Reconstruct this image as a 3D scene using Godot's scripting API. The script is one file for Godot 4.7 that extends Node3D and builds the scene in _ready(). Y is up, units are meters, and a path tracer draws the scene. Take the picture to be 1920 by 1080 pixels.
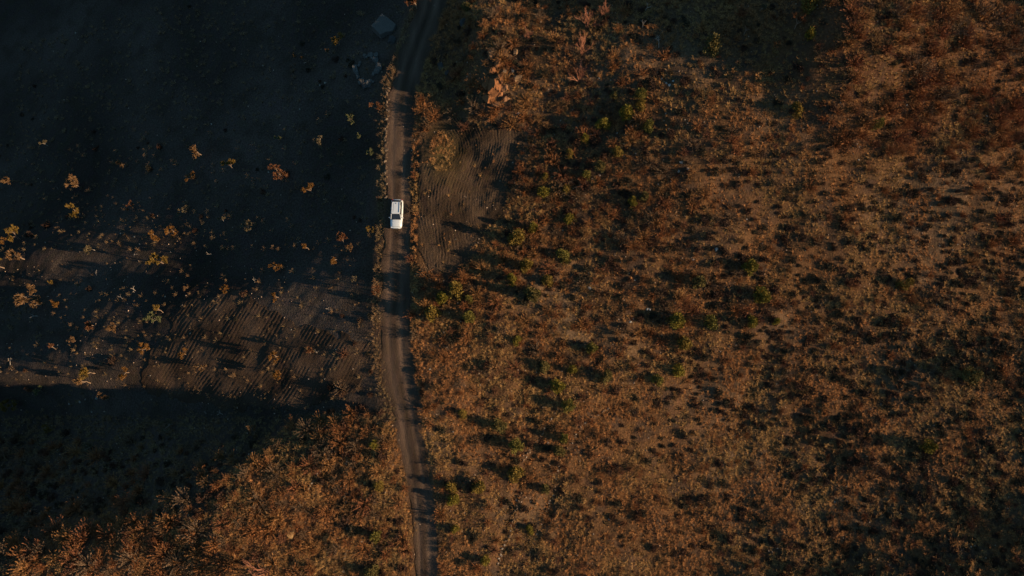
extends Node3D
# A white car on a dirt road through dry scrub, seen from a drone in low evening sun.

const FOV := 50.0
const PITCH := 75.0
const DIST := 96.5
const SUN_UP := 17.0
const SUN_TURN := 13.0

var cam := Vector3.ZERO
var fw := Vector3.ZERO
var upv := Vector3.ZERO
var foc := 1.0
var rng := RandomNumberGenerator.new()
var used := {}
var labels := {}

# coarse terrain, then fine terrain
const CX0 := -150.0
const CZ0 := -100.0
const CNX := 281
const CNZ := 181
var ch := PackedFloat32Array()
const X0 := -130.0
const Z0 := -78.0
const ST := 0.4
const NX := 626
const NZ := 346
var fh := PackedFloat32Array()
var road := PackedVector2Array()      # (x, z) of the road's middle, north to south
var road_w := PackedFloat32Array()
var na := FastNoiseLite.new()
var nb := FastNoiseLite.new()
var nc := FastNoiseLite.new()
var M := {}


func _ready():
	rng.seed = 7
	var c := Camera3D.new()
	c.name = "camera"
	c.fov = FOV
	c.rotation_degrees = Vector3(-PITCH, 0, 0)
	fw = Vector3(0, -sin(deg_to_rad(PITCH)), -cos(deg_to_rad(PITCH)))
	upv = Vector3(0, cos(deg_to_rad(PITCH)), -sin(deg_to_rad(PITCH)))
	cam = -fw * DIST
	foc = 540.0 / tan(deg_to_rad(FOV * 0.5))
	c.position = cam
	c.near = 0.5
	c.far = 4000.0
	add_child(c)
	c.current = true

	var env := Environment.new()
	env.background_mode = Environment.BG_SKY
	var sky := Sky.new()
	var sm := ProceduralSkyMaterial.new()
	sm.sky_top_color = Color(0.044, 0.114, 0.200).linear_to_srgb()
	sm.sky_horizon_color = Color(0.095, 0.150, 0.198).linear_to_srgb()
	sm.sky_curve = 0.15
	sm.ground_bottom_color = Color(0.03, 0.025, 0.02).linear_to_srgb()
	sm.ground_horizon_color = Color(0.04, 0.05, 0.06).linear_to_srgb()
	sm.sun_angle_max = 20.0
	sm.sun_curve = 0.1
	sky.sky_material = sm
	env.sky = sky
	env.background_energy_multiplier = 1.0
	env.tonemap_mode = Environment.TONE_MAPPER_LINEAR
	env.tonemap_exposure = 2.35
	env.sdfgi_enabled = true
	env.ssao_enabled = true
	env.ssil_enabled = true
	var we := WorldEnvironment.new()
	we.name = "world_environment"
	we.environment = env
	add_child(we)

	var sun := DirectionalLight3D.new()
	sun.name = "sun"
	var e := deg_to_rad(SUN_UP)
	var a := deg_to_rad(SUN_TURN)
	var to_sun := Vector3(cos(e) * cos(a), sin(e), cos(e) * sin(a))
	sun.look_at_from_position(Vector3.ZERO, -to_sun, Vector3.UP)
	sun.light_color = Color(1.0, 0.77, 0.50).linear_to_srgb()
	sun.light_energy = 1.6
	sun.light_angular_distance = 0.5
	sun.shadow_enabled = true
	add_child(sun)

	na.seed = 11; na.frequency = 1.0 / 9.0; na.noise_type = FastNoiseLite.TYPE_SIMPLEX_SMOOTH; na.fractal_octaves = 2
	nb.seed = 23; nb.frequency = 1.0 / 2.2; nb.noise_type = FastNoiseLite.TYPE_SIMPLEX_SMOOTH; nb.fractal_octaves = 3
	nc.seed = 37; nc.frequency = 1.0 / 24.0; nc.noise_type = FastNoiseLite.TYPE_SIMPLEX_SMOOTH; nc.fractal_octaves = 3

	materials()
	terrain()
	road_mesh()
	fields()
	car()
	rocks()
	green_bushes()
	dry_trees()
	scrub()


# ---------------------------------------------------------------- naming
func numbered(called: String) -> String:
	if not used.has(called):
		used[called] = 0
		return called
	used[called] += 1
	return "%s_%03d" % [called, used[called]]


func put(o: Node3D, called: String, label: String, category: String, group := "") -> Node3D:
	o.name = numbered(called)
	o.set_meta("label", label)
	o.set_meta("category", category)
	if group != "":
		o.set_meta("group", group)
	add_child(o, true)
	return o


func part(called: String, mesh: Mesh, m: Material, parent: Node3D) -> MeshInstance3D:
	var o := MeshInstance3D.new()
	o.name = called
	o.mesh = mesh
	o.material_override = m
	parent.add_child(o, true)
	return o


func structure(called: String, mesh: Mesh, m: Material, kind := "structure") -> MeshInstance3D:
	var o := MeshInstance3D.new()
	o.name = numbered(called)
	o.mesh = mesh
	o.material_override = m
	o.set_meta("kind", kind)
	add_child(o, true)
	return o


# ---------------------------------------------------------------- camera arithmetic (photo pixels, 1920 x 1080)
func proj(p: Vector3) -> Vector2:
	var d := p - cam
	var q := d.dot(fw)
	return Vector2(960.0 + foc * d.x / q, 540.0 - foc * d.dot(upv) / q)


func ray(u: float, v: float) -> Vector3:
	return (fw * foc + Vector3(u - 960.0, 0, 0) + upv * (540.0 - v)).normalized()


func spot(u: float, v: float) -> Vector3:
	var d := ray(u, v)
	var h := 0.0
	var p := Vector3.ZERO
	for i in 14:
		p = cam + d * ((h - cam.y) / d.y)
		h = lerpf(h, hgt(p.x, p.z), 0.8)
	p.y = hgt(p.x, p.z)
	return p


func ss(a: float, b: float, x: float) -> float:
	return smoothstep(a, b, x)


func g(u: float, v: float, cu: float, cv: float, ru: float, rv: float) -> float:
	var x := (u - cu) / ru
	var y := (v - cv) / rv
	return exp(-x * x - y * y)


# ---------------------------------------------------------------- terrain
func spine_h(z: float) -> float:
	return -0.08 * z


func road_at(z: float) -> float:
	if z <= road[0].y:
		return road[0].x
	for i in range(1, road.size()):
		if z <= road[i].y:
			var t := (z - road[i - 1].y) / (road[i].y - road[i - 1].y)
			return lerpf(road[i - 1].x, road[i].x, t)
	return road[road.size() - 1].x


func road_half(z: float) -> float:
	for i in range(1, road.size()):
		if z <= road[i].y:
			var t := clampf((z - road[i - 1].y) / (road[i].y - road[i - 1].y), 0, 1)
			return lerpf(road_w[i - 1], road_w[i], t)
	return road_w[road_w.size() - 1]


func crest(v: float) -> float:      # crest of the spur at the lower left
	if v < 800:
		return lerpf(680.0, 555.0, clampf((v - 750.0) / 50.0, 0, 1))
	if v < 870:
		return lerpf(555.0, 455.0, (v - 800.0) / 70.0)
	return lerpf(455.0, 400.0, clampf((v - 870.0) / 90.0, 0, 1))


func slope_left(u: float, v: float) -> float:
	var s := 0.330
	s -= 0.20 * g(u, v, 175, 465, 190, 75)
	s -= 0.165 * g(u, v, 400, 610, 230, 110)
	s -= 0.160 * g(u, v, 640, 680, 120, 100)
	s -= 0.03 * g(u, v, 70, 665, 110, 50)
	s += 0.15 * g(u, v, 60, 615, 120, 28)
	s += 0.10 * g(u, v, 20, 400, 130, 40)
	s += 0.16 * nc.get_noise_2d(u * 0.13, v * 0.13) * ss(420, 500, v)
	var t := ss(755, 920, v + 60.0 * nc.get_noise_2d(u * 0.2, v * 0.1))
	if t > 0.0:
		var k := u - crest(v)
		var lit := ss(-25, 45, k)
		var behind := exp(-pow((k + 90.0) / 80.0, 2.0))
		var w := lerpf(0.330 + 0.035 * behind, -0.10, lit)
		w -= 0.40 * g(u, v, 250, 1075, 200, 100)
		s = lerpf(s, w, t)
	return s


func slope_right(u: float, v: float) -> float:
	var s := -0.03
	s -= 0.17 * g(u, v, 1080, 900, 330, 250)
	s += 0.15 * ss(1300, 1750, u) * ss(520, 760, v)
	s -= 0.02 * ss(1250, 1400, u) * ss(200, 320, v) * ss(700, 600, v)
	s += 0.20 * g(u, v, 1200, 80, 250, 150)
	s += 0.82 * g(u, v, 1495, 50, 78, 150)
	s -= 0.16 * g(u, v, 1780, 110, 190, 160)
	s += 0.03 * g(u, v, 860, 350, 90, 150)
	s += 1.0 * g(u, v, 876, 95, 32, 125)
	s -= 0.10 * g(u, v, 960, 110, 55, 100)
	s += 0.19 * g(u, v, 1110, 280, 170, 120)
	s += 0.08 * g(u, v, 890, 520, 90, 60)
	return s


func terrain():
	# the road's course, in photo pixels: x, y, half width
	var course := [[838, -130, 30], [822, -40, 28], [806, 20, 26], [783, 80, 27], [762, 140, 28], [752, 200, 27], [748, 280, 26], [748, 350, 26], [746, 420, 26], [744, 500, 26], [742, 570, 29],
		[742, 640, 30], [748, 700, 30], [760, 760, 29], [774, 830, 26], [787, 900, 25], [795, 970, 24], [798, 1040, 24], [799, 1130, 24], [800, 1250, 24]]
	for c in course:
		var d := ray(c[0], c[1])
		var y := 0.0
		var p := Vector3.ZERO
		for i in 20:
			p = cam + d * ((y - cam.y) / d.y)
			y = spine_h(p.z)
		road.append(Vector2(p.x, p.z))
		road_w.append(c[2] / foc * (p - cam).dot(fw))
	ch.resize(CNX * CNZ)
	for j in CNZ:
		var z := CZ0 + j
		var xr := road_at(z)
		var hw := road_half(z)
		var h0 := spine_h(z)
		var v0 := clampf(proj(Vector3(xr, h0, z)).y, -60, 1140)
		# how far the ground steps down left of the road, up right of it
		var down := 0.7 * ss(470, 410, v0) + 0.10
		down -= 0.60 * ss(770, 850, v0)
		var bank := (0.75 * ss(140, 200, v0) * ss(760, 690, v0) + 0.35 * ss(690, 760, v0)) * (0.8 + 0.35 * sin(v0 * 0.045))
		var mid := int(floor(xr - CX0))
		for side in [-1, 1]:
			var h := h0
			var i: int = mid if side < 0 else mid + 1
			var last := xr
			while i >= 0 and i < CNX:
				var x := CX0 + i
				var far := absf(x - xr) - hw
				if far > -0.3:
					var uv := proj(Vector3(x, h, z))
					var u := clampf(uv.x, -80, 2000)
					var v := clampf(uv.y, -80, 1160)
					var s := slope_left(u, v) if side < 0 else slope_right(u, v)
					s *= ss(-0.3, 3.0, far)
					if uv.x < -250 or uv.x > 2170:
						s *= 0.2
					h += s * (x - last)
				last = x
				var step := -down * ss(0.0, 2.2, far) if side < 0 else bank * ss(0.0, 1.3, far)
				ch[j * CNX + i] = h + step
				i += side
	# fine sheet
	fh.resize(NX * NZ)
	var pos := PackedVector3Array()
	var nor := PackedVector3Array()
	var col := PackedColorArray()
	pos.resize(NX * NZ); nor.resize(NX * NZ); col.resize(NX * NZ)
	for j in NZ:
		var z := Z0 + j * ST
		var xr := road_at(z)
		var hw := road_half(z)
		for i in NX:
			var x := X0 + i * ST
			var h := coarse(x, z)
			var far := absf(x - xr) - hw
			var rough := ss(0.0, 2.0, far)
			var k := 0.30 if x < xr else 1.0
			var here := na.get_noise_2d(x, z)
			h += rough * (k * 0.35 * here + (0.35 + 0.65 * k) * 0.13 * nb.get_noise_2d(x, z))
			if x > xr:
				h += 1.1 * nc.get_noise_2d(x * 1.1 + 210.0, z * 1.1) * ss(2.0, 10.0, far)
				var px := 960.0 + 12.0 * x
				var pz := 540.0 + 12.0 * z
				var band := g(px, pz, 1060, 420, 170, 330) + 0.7 * g(px, pz, 1010, 880, 120, 220)
				var at := proj(Vector3(x, h, z))
				if at.x > 930 and at.x < 1230 and at.y > 720:
					var d := minf(groove(at, [Vector2(1225, 735), Vector2(1146, 766), Vector2(1096, 804), Vector2(1058, 862), Vector2(1041, 930), Vector2(1009, 1010), Vector2(990, 1085)]), groove(at, [Vector2(1090, 735), Vector2(1051, 772), Vector2(1021, 818), Vector2(984, 872), Vector2(962, 940), Vector2(944, 1010), Vector2(930, 1085)]))
					h -= 0.26 * exp(-d * d / 60.0)
				h += rough * band * 0.34 * nb.get_noise_2d((x * 0.83 + z * 0.56) * 0.62, (x * 0.56 - z * 0.83) * 0.12 + 40.0)
			else:
				h += rough * 0.55 * na.get_noise_2d(x * 0.7 + 17.0, z * 0.9) * ss(4.0, 14.0, z) * ss(0.0, 8.0, far)
				h += rough * 0.10 * nb.get_noise_2d((x * 0.83 + z * 0.56) * 0.62, (x * 0.56 - z * 0.83) * 0.12)
			if far < 0.0:
				h -= 0.10 * ss(0.0, -0.5, far)
			fh[j * NX + i] = h
			pos[j * NX + i] = Vector3(x, h, z)
	for j in NZ:
		for i in NX:
			var l := fh[j * NX + maxi(i - 1, 0)]
			var r := fh[j * NX + mini(i + 1, NX - 1)]
			var t := fh[maxi(j - 1, 0) * NX + i]
			var b := fh[mini(j + 1, NZ - 1) * NX + i]
			nor[j * NX + i] = Vector3(l - r, 2 * ST, t - b).normalized()
			var p := pos[j * NX + i]
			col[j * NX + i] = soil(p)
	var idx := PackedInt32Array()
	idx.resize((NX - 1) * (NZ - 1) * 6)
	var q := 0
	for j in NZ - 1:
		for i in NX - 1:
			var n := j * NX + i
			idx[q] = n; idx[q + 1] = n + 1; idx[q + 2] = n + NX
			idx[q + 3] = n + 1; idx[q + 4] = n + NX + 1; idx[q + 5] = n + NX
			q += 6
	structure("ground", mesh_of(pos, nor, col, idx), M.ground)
	# the land beyond, out to the horizon
	var xs := []
	var zs := []
	for o in [2600, 1500, 800, 400, 200, 90, 40, 12]:
		xs.append(X0 - o)
	for i in range(0, NX, 25):
		xs.append(X0 + i * ST)
	for o in [12, 40, 90, 200, 400, 800, 1500, 2600]:
		xs.append(X0 + (NX - 1) * ST + o)
	for o in [2600, 1500, 800, 400, 200, 90, 40, 12]:
		zs.append(Z0 - o)
	for i in range(0, NZ, 23):
		zs.append(Z0 + i * ST)
	for o in [12, 40, 90, 200, 400, 800, 1500, 2600]:
		zs.append(Z0 + (NZ - 1) * ST + o)
	var st := SurfaceTool.new()
	st.begin(Mesh.PRIMITIVE_TRIANGLES)
	st.set_smooth_group(0)
	for j in zs.size() - 1:
		for i in xs.size() - 1:
			if xs[i] >= X0 and xs[i + 1] <= X0 + (NX - 1) * ST and zs[j] >= Z0 and zs[j + 1] <= Z0 + (NZ - 1) * ST:
				continue
			for k in [[0, 0], [1, 0], [0, 1], [1, 0], [1, 1], [0, 1]]:
				var x: float = xs[i + k[0]]
				var z: float = zs[j + k[1]]
				st.set_color(Color(0.09, 0.055, 0.035, 1.0))
				st.add_vertex(Vector3(x, hgt(x, z) - 0.02, z))
	st.generate_normals()
	structure("far_ground", st.commit(), M.ground)


func soil(p: Vector3) -> Color:
	var uv := proj(p)
	var n := nc.get_noise_2d(p.x, p.z)
	var m := na.get_noise_2d(p.x * 1.7 + 90, p.z * 1.7)
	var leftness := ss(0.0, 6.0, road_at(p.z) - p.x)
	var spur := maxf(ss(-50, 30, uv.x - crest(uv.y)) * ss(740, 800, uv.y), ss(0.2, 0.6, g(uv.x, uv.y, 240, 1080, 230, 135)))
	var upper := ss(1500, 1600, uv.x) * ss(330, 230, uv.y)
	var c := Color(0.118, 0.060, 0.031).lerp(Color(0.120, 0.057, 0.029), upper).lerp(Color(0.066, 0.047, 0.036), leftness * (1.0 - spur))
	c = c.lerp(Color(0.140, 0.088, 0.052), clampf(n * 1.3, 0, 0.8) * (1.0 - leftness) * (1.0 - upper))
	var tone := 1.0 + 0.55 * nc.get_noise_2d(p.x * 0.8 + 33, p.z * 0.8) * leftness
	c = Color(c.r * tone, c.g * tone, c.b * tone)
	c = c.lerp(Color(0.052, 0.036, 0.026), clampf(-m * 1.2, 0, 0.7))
	c.a = 1.0
	return c


func groove(p: Vector2, line: Array) -> float:
	var d := 1e9
	for i in line.size() - 1:
		d = minf(d, p.distance_to(Geometry2D.get_closest_point_to_segment(p, line[i], line[i + 1])))
	return d


func coarse(x: float, z: float) -> float:      # biquadratic spline through the coarse grid
	var fx := clampf(x - CX0, 1.0, CNX - 2.001)
	var fz := clampf(z - CZ0, 1.0, CNZ - 2.001)
	var i := int(round(fx))
	var j := int(round(fz))
	var a := fx - i
	var b := fz - j
	var wx := [0.5 * (0.5 - a) * (0.5 - a), 0.75 - a * a, 0.5 * (0.5 + a) * (0.5 + a)]
	var wz := [0.5 * (0.5 - b) * (0.5 - b), 0.75 - b * b, 0.5 * (0.5 + b) * (0.5 + b)]
	var h := 0.0
	for q in 3:
		var n := (j + q - 1) * CNX + i
		h += wz[q] * (wx[0] * ch[n - 1] + wx[1] * ch[n] + wx[2] * ch[n + 1])
	return h


func hgt(x: float, z: float) -> float:
	var fx := clampf((x - X0) / ST, 0, NX - 1.001)
	var fz := clampf((z - Z0) / ST, 0, NZ - 1.001)
	var i := int(fx)
	var j := int(fz)
	var a := fx - i
	var b := fz - j
	var n := j * NX + i
	return lerpf(lerpf(fh[n], fh[n + 1], a), lerpf(fh[n + NX], fh[n + NX + 1], a), b)


func ground_normal(x: float, z: float) -> Vector3:
	return Vector3(hgt(x - 0.6, z) - hgt(x + 0.6, z), 1.2, hgt(x, z - 0.6) - hgt(x, z + 0.6)).normalized()


func mesh_of(pos, nor, col, idx = null) -> ArrayMesh:
	var a := []
	a.resize(Mesh.ARRAY_MAX)
	a[Mesh.ARRAY_VERTEX] = pos
	a[Mesh.ARRAY_NORMAL] = nor
	if col != null:
		a[Mesh.ARRAY_COLOR] = col
	if idx != null:
		a[Mesh.ARRAY_INDEX] = idx
	var m := ArrayMesh.new()
	m.add_surface_from_arrays(Mesh.PRIMITIVE_TRIANGLES, a)
	return m


# ---------------------------------------------------------------- materials
func noise_tex(freq: float, lo: float, hi: float, oct: int, sd: int, size := 1024) -> NoiseTexture2D:
	var t := NoiseTexture2D.new()
	t.width = size
	t.height = size
	t.seamless = true
	var n := FastNoiseLite.new()
	n.seed = sd
	n.frequency = freq
	n.noise_type = FastNoiseLite.TYPE_SIMPLEX
	n.fractal_octaves = oct
	n.fractal_gain = 0.65
	t.noise = n
	var gr := Gradient.new()
	gr.set_color(0, Color(lo, lo, lo))
	gr.set_color(1, Color(hi, hi, hi))
	gr.set_offset(0, 0.2)
	gr.set_offset(1, 0.8)
	t.color_ramp = gr
	return t


func plain(c: Color, rough := 0.9, spec := 0.25) -> StandardMaterial3D:
	var m := StandardMaterial3D.new()
	m.albedo_color = c.linear_to_srgb()
	m.roughness = rough
	m.metallic_specular = spec
	return m


func leafy(c: Color, through := 0.25) -> StandardMaterial3D:
	var m := plain(c, 0.85, 0.15)
	m.vertex_color_use_as_albedo = true
	m.cull_mode = BaseMaterial3D.CULL_DISABLED
	m.backlight_enabled = true
	m.backlight = Color(c.r * through, c.g * through, c.b * through).linear_to_srgb()
	return m


func gritty(c: Color, scale: float, relief: float) -> StandardMaterial3D:
	var m := plain(c, 1.0, 0.1)
	m.vertex_color_use_as_albedo = true
	m.albedo_texture = M.grain
	m.uv1_triplanar = true
	m.uv1_world_triplanar = true
	m.uv1_scale = Vector3.ONE * scale
	m.heightmap_enabled = true
	m.heightmap_texture = M.bump
	m.heightmap_scale = relief
	return m


func materials():
	M.grain = noise_tex(0.02, 0.62, 1.0, 6, 3)
	M.bump = noise_tex(0.02, 0.0, 1.0, 6, 5)
	M.ground = gritty(Color(1, 1, 1), 0.11, 5.5)
	M.road = gritty(Color(1, 1, 1), 0.23, 3.0)
	M.field = gritty(Color(1, 1, 1), 0.21, 5.0)
	M.stone = gritty(Color(1, 1, 1), 0.35, 6.0)
	M.rust = []
	for c in [Color(0.24, 0.098, 0.038), Color(0.225, 0.090, 0.034), Color(0.26, 0.120, 0.044), Color(0.205, 0.078, 0.036), Color(0.14, 0.085, 0.050)]:
		M.rust.append(leafy(c))
	M.dark = []
	for c in [Color(0.050, 0.029, 0.020), Color(0.040, 0.031, 0.019), Color(0.065, 0.032, 0.020)]:
		M.dark.append(leafy(c, 0.15))
	M.green = []
	for c in [Color(0.135, 0.100, 0.018), Color(0.115, 0.092, 0.022), Color(0.150, 0.096, 0.022), Color(0.105, 0.078, 0.026), Color(0.145, 0.108, 0.018)]:
		M.green.append(leafy(c))
	M.crown = {}
	M.crown["yellow"] = leafy(Color(0.133, 0.078, 0.018))
	M.crown["orange"] = leafy(Color(0.139, 0.063, 0.017))
	M.crown["rust"] = leafy(Color(0.128, 0.053, 0.024))
	M.crown["pale"] = leafy(Color(0.111, 0.081, 0.044))
	M.crown["green"] = leafy(Color(0.10, 0.095, 0.040))
	M.crown["brown"] = leafy(Color(0.13, 0.070, 0.032))
	M.bark = plain(Color(0.16, 0.105, 0.070))
	M.pale_bark = plain(Color(0.24, 0.19, 0.15))
	M.red_bark = plain(Color(0.20, 0.080, 0.045))
	M.scatter = leafy(Color(1, 1, 1), 0.03)
	M.white = plain(Color(0.45, 0.45, 0.44), 0.32, 0.5)
	M.white.clearcoat_enabled = true
	M.white.clearcoat = 0.6
	M.white.clearcoat_roughness = 0.08
	M.glass = plain(Color(0.012, 0.014, 0.018), 0.08, 0.5)
	M.black = plain(Color(0.02, 0.02, 0.02), 0.6)
	M.rubber = plain(Color(0.025, 0.024, 0.023), 0.9)
	M.alloy = plain(Color(0.5, 0.5, 0.5), 0.35)
	M.alloy.metallic = 0.8
	M.lamp_glass = plain(Color(0.55, 0.56, 0.58), 0.1)
	M.tail = plain(Color(0.25, 0.01, 0.01), 0.2)


# ---------------------------------------------------------------- road and fields
func road_mesh():
	var across := 22
	var zs := []
	var z: float = -77.0
	while z < 59.0:
		zs.append(z)
		z += 0.5
	var st := SurfaceTool.new()
	st.begin(Mesh.PRIMITIVE_TRIANGLES)
	st.set_smooth_group(0)
	var rows := []
	for zz in zs:
		var xr := road_at(zz)
		xr = (road_at(zz - 2.0) + 2.0 * xr + road_at(zz + 2.0)) * 0.25
		var hw := road_half(zz)
		var row := []
		for i in across + 1:
			var t := (float(i) / across) * 2.0 - 1.0
			var wob := 1.3 * nb.get_noise_2d(zz * 0.35, 40.0 * signf(t)) * absf(t)
			var x := xr + t * (hw + 0.25 + wob)
			var y := spine_h(zz) + 0.02
			var rut: float = exp(-pow((t + 0.42) / 0.13, 2.0)) + exp(-pow((t - 0.30) / 0.13, 2.0))
			y -= 0.07 * rut
			y += 0.05 * nb.get_noise_2d(x * 1.2, zz * 0.6)
			if absf(t) > 0.93:
				y = minf(y, hgt(x, zz) - 0.03)
			var c := Color(0.100, 0.063, 0.043)
			var crown_ := exp(-pow((t + 0.05) / 0.14, 2.0))
			c = c.lerp(Color(0.140, 0.088, 0.060), 0.8 * clampf(rut, 0, 1))
			c = c.lerp(Color(0.046, 0.030, 0.020), clampf(0.75 * crown_ * (0.7 + 1.2 * nc.get_noise_2d(x, zz * 2.0)), 0, 1))
			c = c.lerp(Color(0.052, 0.034, 0.024), clampf(0.9 * nb.get_noise_2d(x * 1.6, zz * 0.12 + 9.0), 0, 0.7))
			var n := 1.0 + 0.35 * na.get_noise_2d(x * 2.0, zz * 0.7)
			c = c.lerp(Color(0.12, 0.062, 0.03), ss(0.8, 1.0, absf(t)))
			row.append([Vector3(x, y, zz), Color(c.r * n, c.g * n, c.b * n)])
		rows.append(row)
	for j in rows.size() - 1:
		for i in across:
			for k in [[0, 0], [1, 0], [0, 1], [1, 0], [1, 1], [0, 1]]:
				var e = rows[j + k[1]][i + k[0]]
				st.set_color(e[1])
				st.add_vertex(e[0])
	st.index()
	st.generate_normals()
	structure("road", st.commit(), M.road)


func patch(called: String, outline: PackedVector2Array, step: float, c0: Color, furrow: Callable):
	var lo := Vector2(1e9, 1e9)
	var hi := -lo
	for q in outline:
		var p := spot(q.x, q.y)
		lo = Vector2(minf(lo.x, p.x), minf(lo.y, p.z))
		hi = Vector2(maxf(hi.x, p.x), maxf(hi.y, p.z))
	lo -= Vector2(2, 2)
	hi += Vector2(2, 2)
	var nx := int((hi.x - lo.x) / step)
	var nz := int((hi.y - lo.y) / step)
	var pos := PackedVector3Array()
	var nor := PackedVector3Array()
	var col := PackedColorArray()
	pos.resize(nx * nz); nor.resize(nx * nz); col.resize(nx * nz)
	var keep := PackedByteArray()
	keep.resize(nx * nz)
	for j in nz:
		for i in nx:
			var x := lo.x + i * step
			var z := lo.y + j * step
			var y := hgt(x, z)
			var uv := proj(Vector3(x, y, z))
			var w := Vector2(na.get_noise_2d(x * 2, z * 2), na.get_noise_2d(x * 2 + 50, z * 2)) * 14.0
			var inside := Geometry2D.is_point_in_polygon(uv + w, outline)
			keep[j * nx + i] = 1 if inside else 0
			var f: float = furrow.call(uv.x, uv.y, x, z)
			y += (0.07 + f + 0.030 * nb.get_noise_2d(x * 4.0, z * 4.0)) if inside else -0.10
			pos[j * nx + i] = Vector3(x, y, z)
			var n := 1.0 + 0.5 * na.get_noise_2d(x * 1.3 + 20, z * 1.3)
			var c := c0.lerp(Color(0.085, 0.056, 0.020), clampf(0.9 * g(uv.x, uv.y, 832, 285, 30, 45), 0, 0.8))
			col[j * nx + i] = Color(c.r * n, c.g * n, c.b * n)
	for j in nz:
		for i in nx:
			var l := pos[j * nx + maxi(i - 1, 0)].y
			var r := pos[j * nx + mini(i + 1, nx - 1)].y
			var t := pos[maxi(j - 1, 0) * nx + i].y
			var b := pos[mini(j + 1, nz - 1) * nx + i].y
			nor[j * nx + i] = Vector3(l - r, 2 * step, t - b).normalized()
	var idx := PackedInt32Array()
	for j in nz - 1:
		for i in nx - 1:
			var n := j * nx + i
			if keep[n] + keep[n + 1] + keep[n + nx] + keep[n + nx + 1] == 0:
				continue
			idx.append_array(PackedInt32Array([n, n + 1, n + nx, n + 1, n + nx + 1, n + nx]))
	structure(called, mesh_of(pos, nor, col, idx), M.field)


func fields():
	var a := PackedVector2Array([Vector2(805, 212), Vector2(875, 226), Vector2(985, 250), Vector2(966, 300), Vector2(948, 390), Vector2(912, 440), Vector2(890, 480), Vector2(856, 515), Vector2(796, 508), Vector2(770, 440), Vector2(770, 340), Vector2(782, 270)])
	patch("ploughed_field", a, 0.125, Color(0.070, 0.044, 0.028), func(u, v, _x, z):
		var bulge: float = 22.0 * exp(-pow((v - 278.0) / 46.0, 2.0)) * exp(-pow((u - 860.0) / 60.0, 2.0))
		var q: float = (u - bulge - 0.16 * (300.0 - v) * ss(880, 940, u) + 6.0 * sin(z * 0.35)) / 5.6 + 0.35 * na.get_noise_2d(u * 0.25, v * 0.25)
		var amp: float = 0.034 * (0.25 + 1.0 * ss(-0.4, 0.5, nb.get_noise_2d(u * 0.10, v * 0.04)))
		amp *= 1.0 - 0.9 * g(u, v, 826, 290, 26, 45)
		return amp * sin(q * TAU))
	var b := PackedVector2Array([Vector2(330, 575), Vector2(440, 540), Vector2(520, 590), Vector2(600, 620), Vector2(700, 640), Vector2(706, 700), Vector2(650, 740), Vector2(560, 765), Vector2(430, 770), Vector2(270, 735), Vector2(255, 700), Vector2(300, 650)])
	patch("ploughed_field", b, 0.19, Color(0.072, 0.045, 0.030), func(u, v, x, z):
		var q: float = (u + 0.62 * v + 10.0 * na.get_noise_2d(x * 0.5, z * 0.5)) / 7.5
		return 0.034 * (0.15 + 1.0 * ss(-0.4, 0.5, nb.get_noise_2d(x * 0.5, z * 0.5))) * sin(q * TAU))


# ---------------------------------------------------------------- small mesh kit: triangles gathered in lists
var tv := PackedVector3Array()
var tn := PackedVector3Array()
var tc := PackedColorArray()


func begin():
	tv = PackedVector3Array()
	tn = PackedVector3Array()
	tc = PackedColorArray()


func tri(a: Vector3, b: Vector3, c: Vector3, k: Color):
	var n := (c - a).cross(b - a).normalized()
	tv.append(a); tv.append(b); tv.append(c)
	for i in 3:
		tn.append(n)
		tc.append(k)


func finish() -> ArrayMesh:
	return mesh_of(tv, tn, tc)


func shade(lo := 0.7, hi := 1.3) -> Color:
	var k := rng.randf_range(lo, hi)
	var w := rng.randf_range(-0.12, 0.12)
	return Color(k * (1.0 + w), k, k * (1.0 - w))


func unit() -> Vector3:
	var z := rng.randf_range(-1, 1)
	var t := rng.randf() * TAU
	var r := sqrt(1.0 - z * z)
	return Vector3(r * cos(t), z, r * sin(t))


func leaf(p: Vector3, d: Vector3, l: float, w: float, k: Color):
	var s := d.cross(unit()).normalized() * w
	tri(p - s, p + s, p + d * l, k)


func tube(a: Vector3, b: Vector3, ra: float, rb: float, k: Color, sides := 4):
	var d := (b - a).normalized()
	var s := d.cross(Vector3(0.31, 0.2, 0.93)).normalized()
	var t := d.cross(s)
	for i in sides:
		var p := (s * cos(TAU * i / sides) + t * sin(TAU * i / sides))
		var q := (s * cos(TAU * (i + 1) / sides) + t * sin(TAU * (i + 1) / sides))
		tri(a + p * ra, b + p * rb, a + q * ra, k)
		tri(a + q * ra, b + p * rb, b + q * rb, k)


# an upright dry shrub of arching stems with narrow leaves; about 1.5 m tall
func plume(stems: int, per: int, spread: float) -> ArrayMesh:
	begin()
	for s in stems:
		var t := rng.randf() * TAU
		var lean := spread * sqrt(rng.randf())
		var d := Vector3(cos(t) * lean, 1.0, sin(t) * lean).normalized()
		var l := rng.randf_range(0.8, 1.5)
		var base := Vector3(cos(t), 0, sin(t)) * 0.18 * rng.randf()
		var tone := rng.randf_range(0.65, 1.3)
		for i in per:
			var f := (i + rng.randf()) / per
			f = 0.15 + 0.85 * f
			var p := base + d * l * f + Vector3(cos(t), -0.35, sin(t)) * 0.35 * f * f * lean
			var o := (d + unit() * 0.75).normalized()
			leaf(p, o, rng.randf_range(0.10, 0.21), 0.030, shade(0.75 * tone, 1.2 * tone))
		leaf(base, (d + unit() * 0.05).normalized(), l * 1.05, 0.02, shade(0.5, 0.8))
	return finish()


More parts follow.
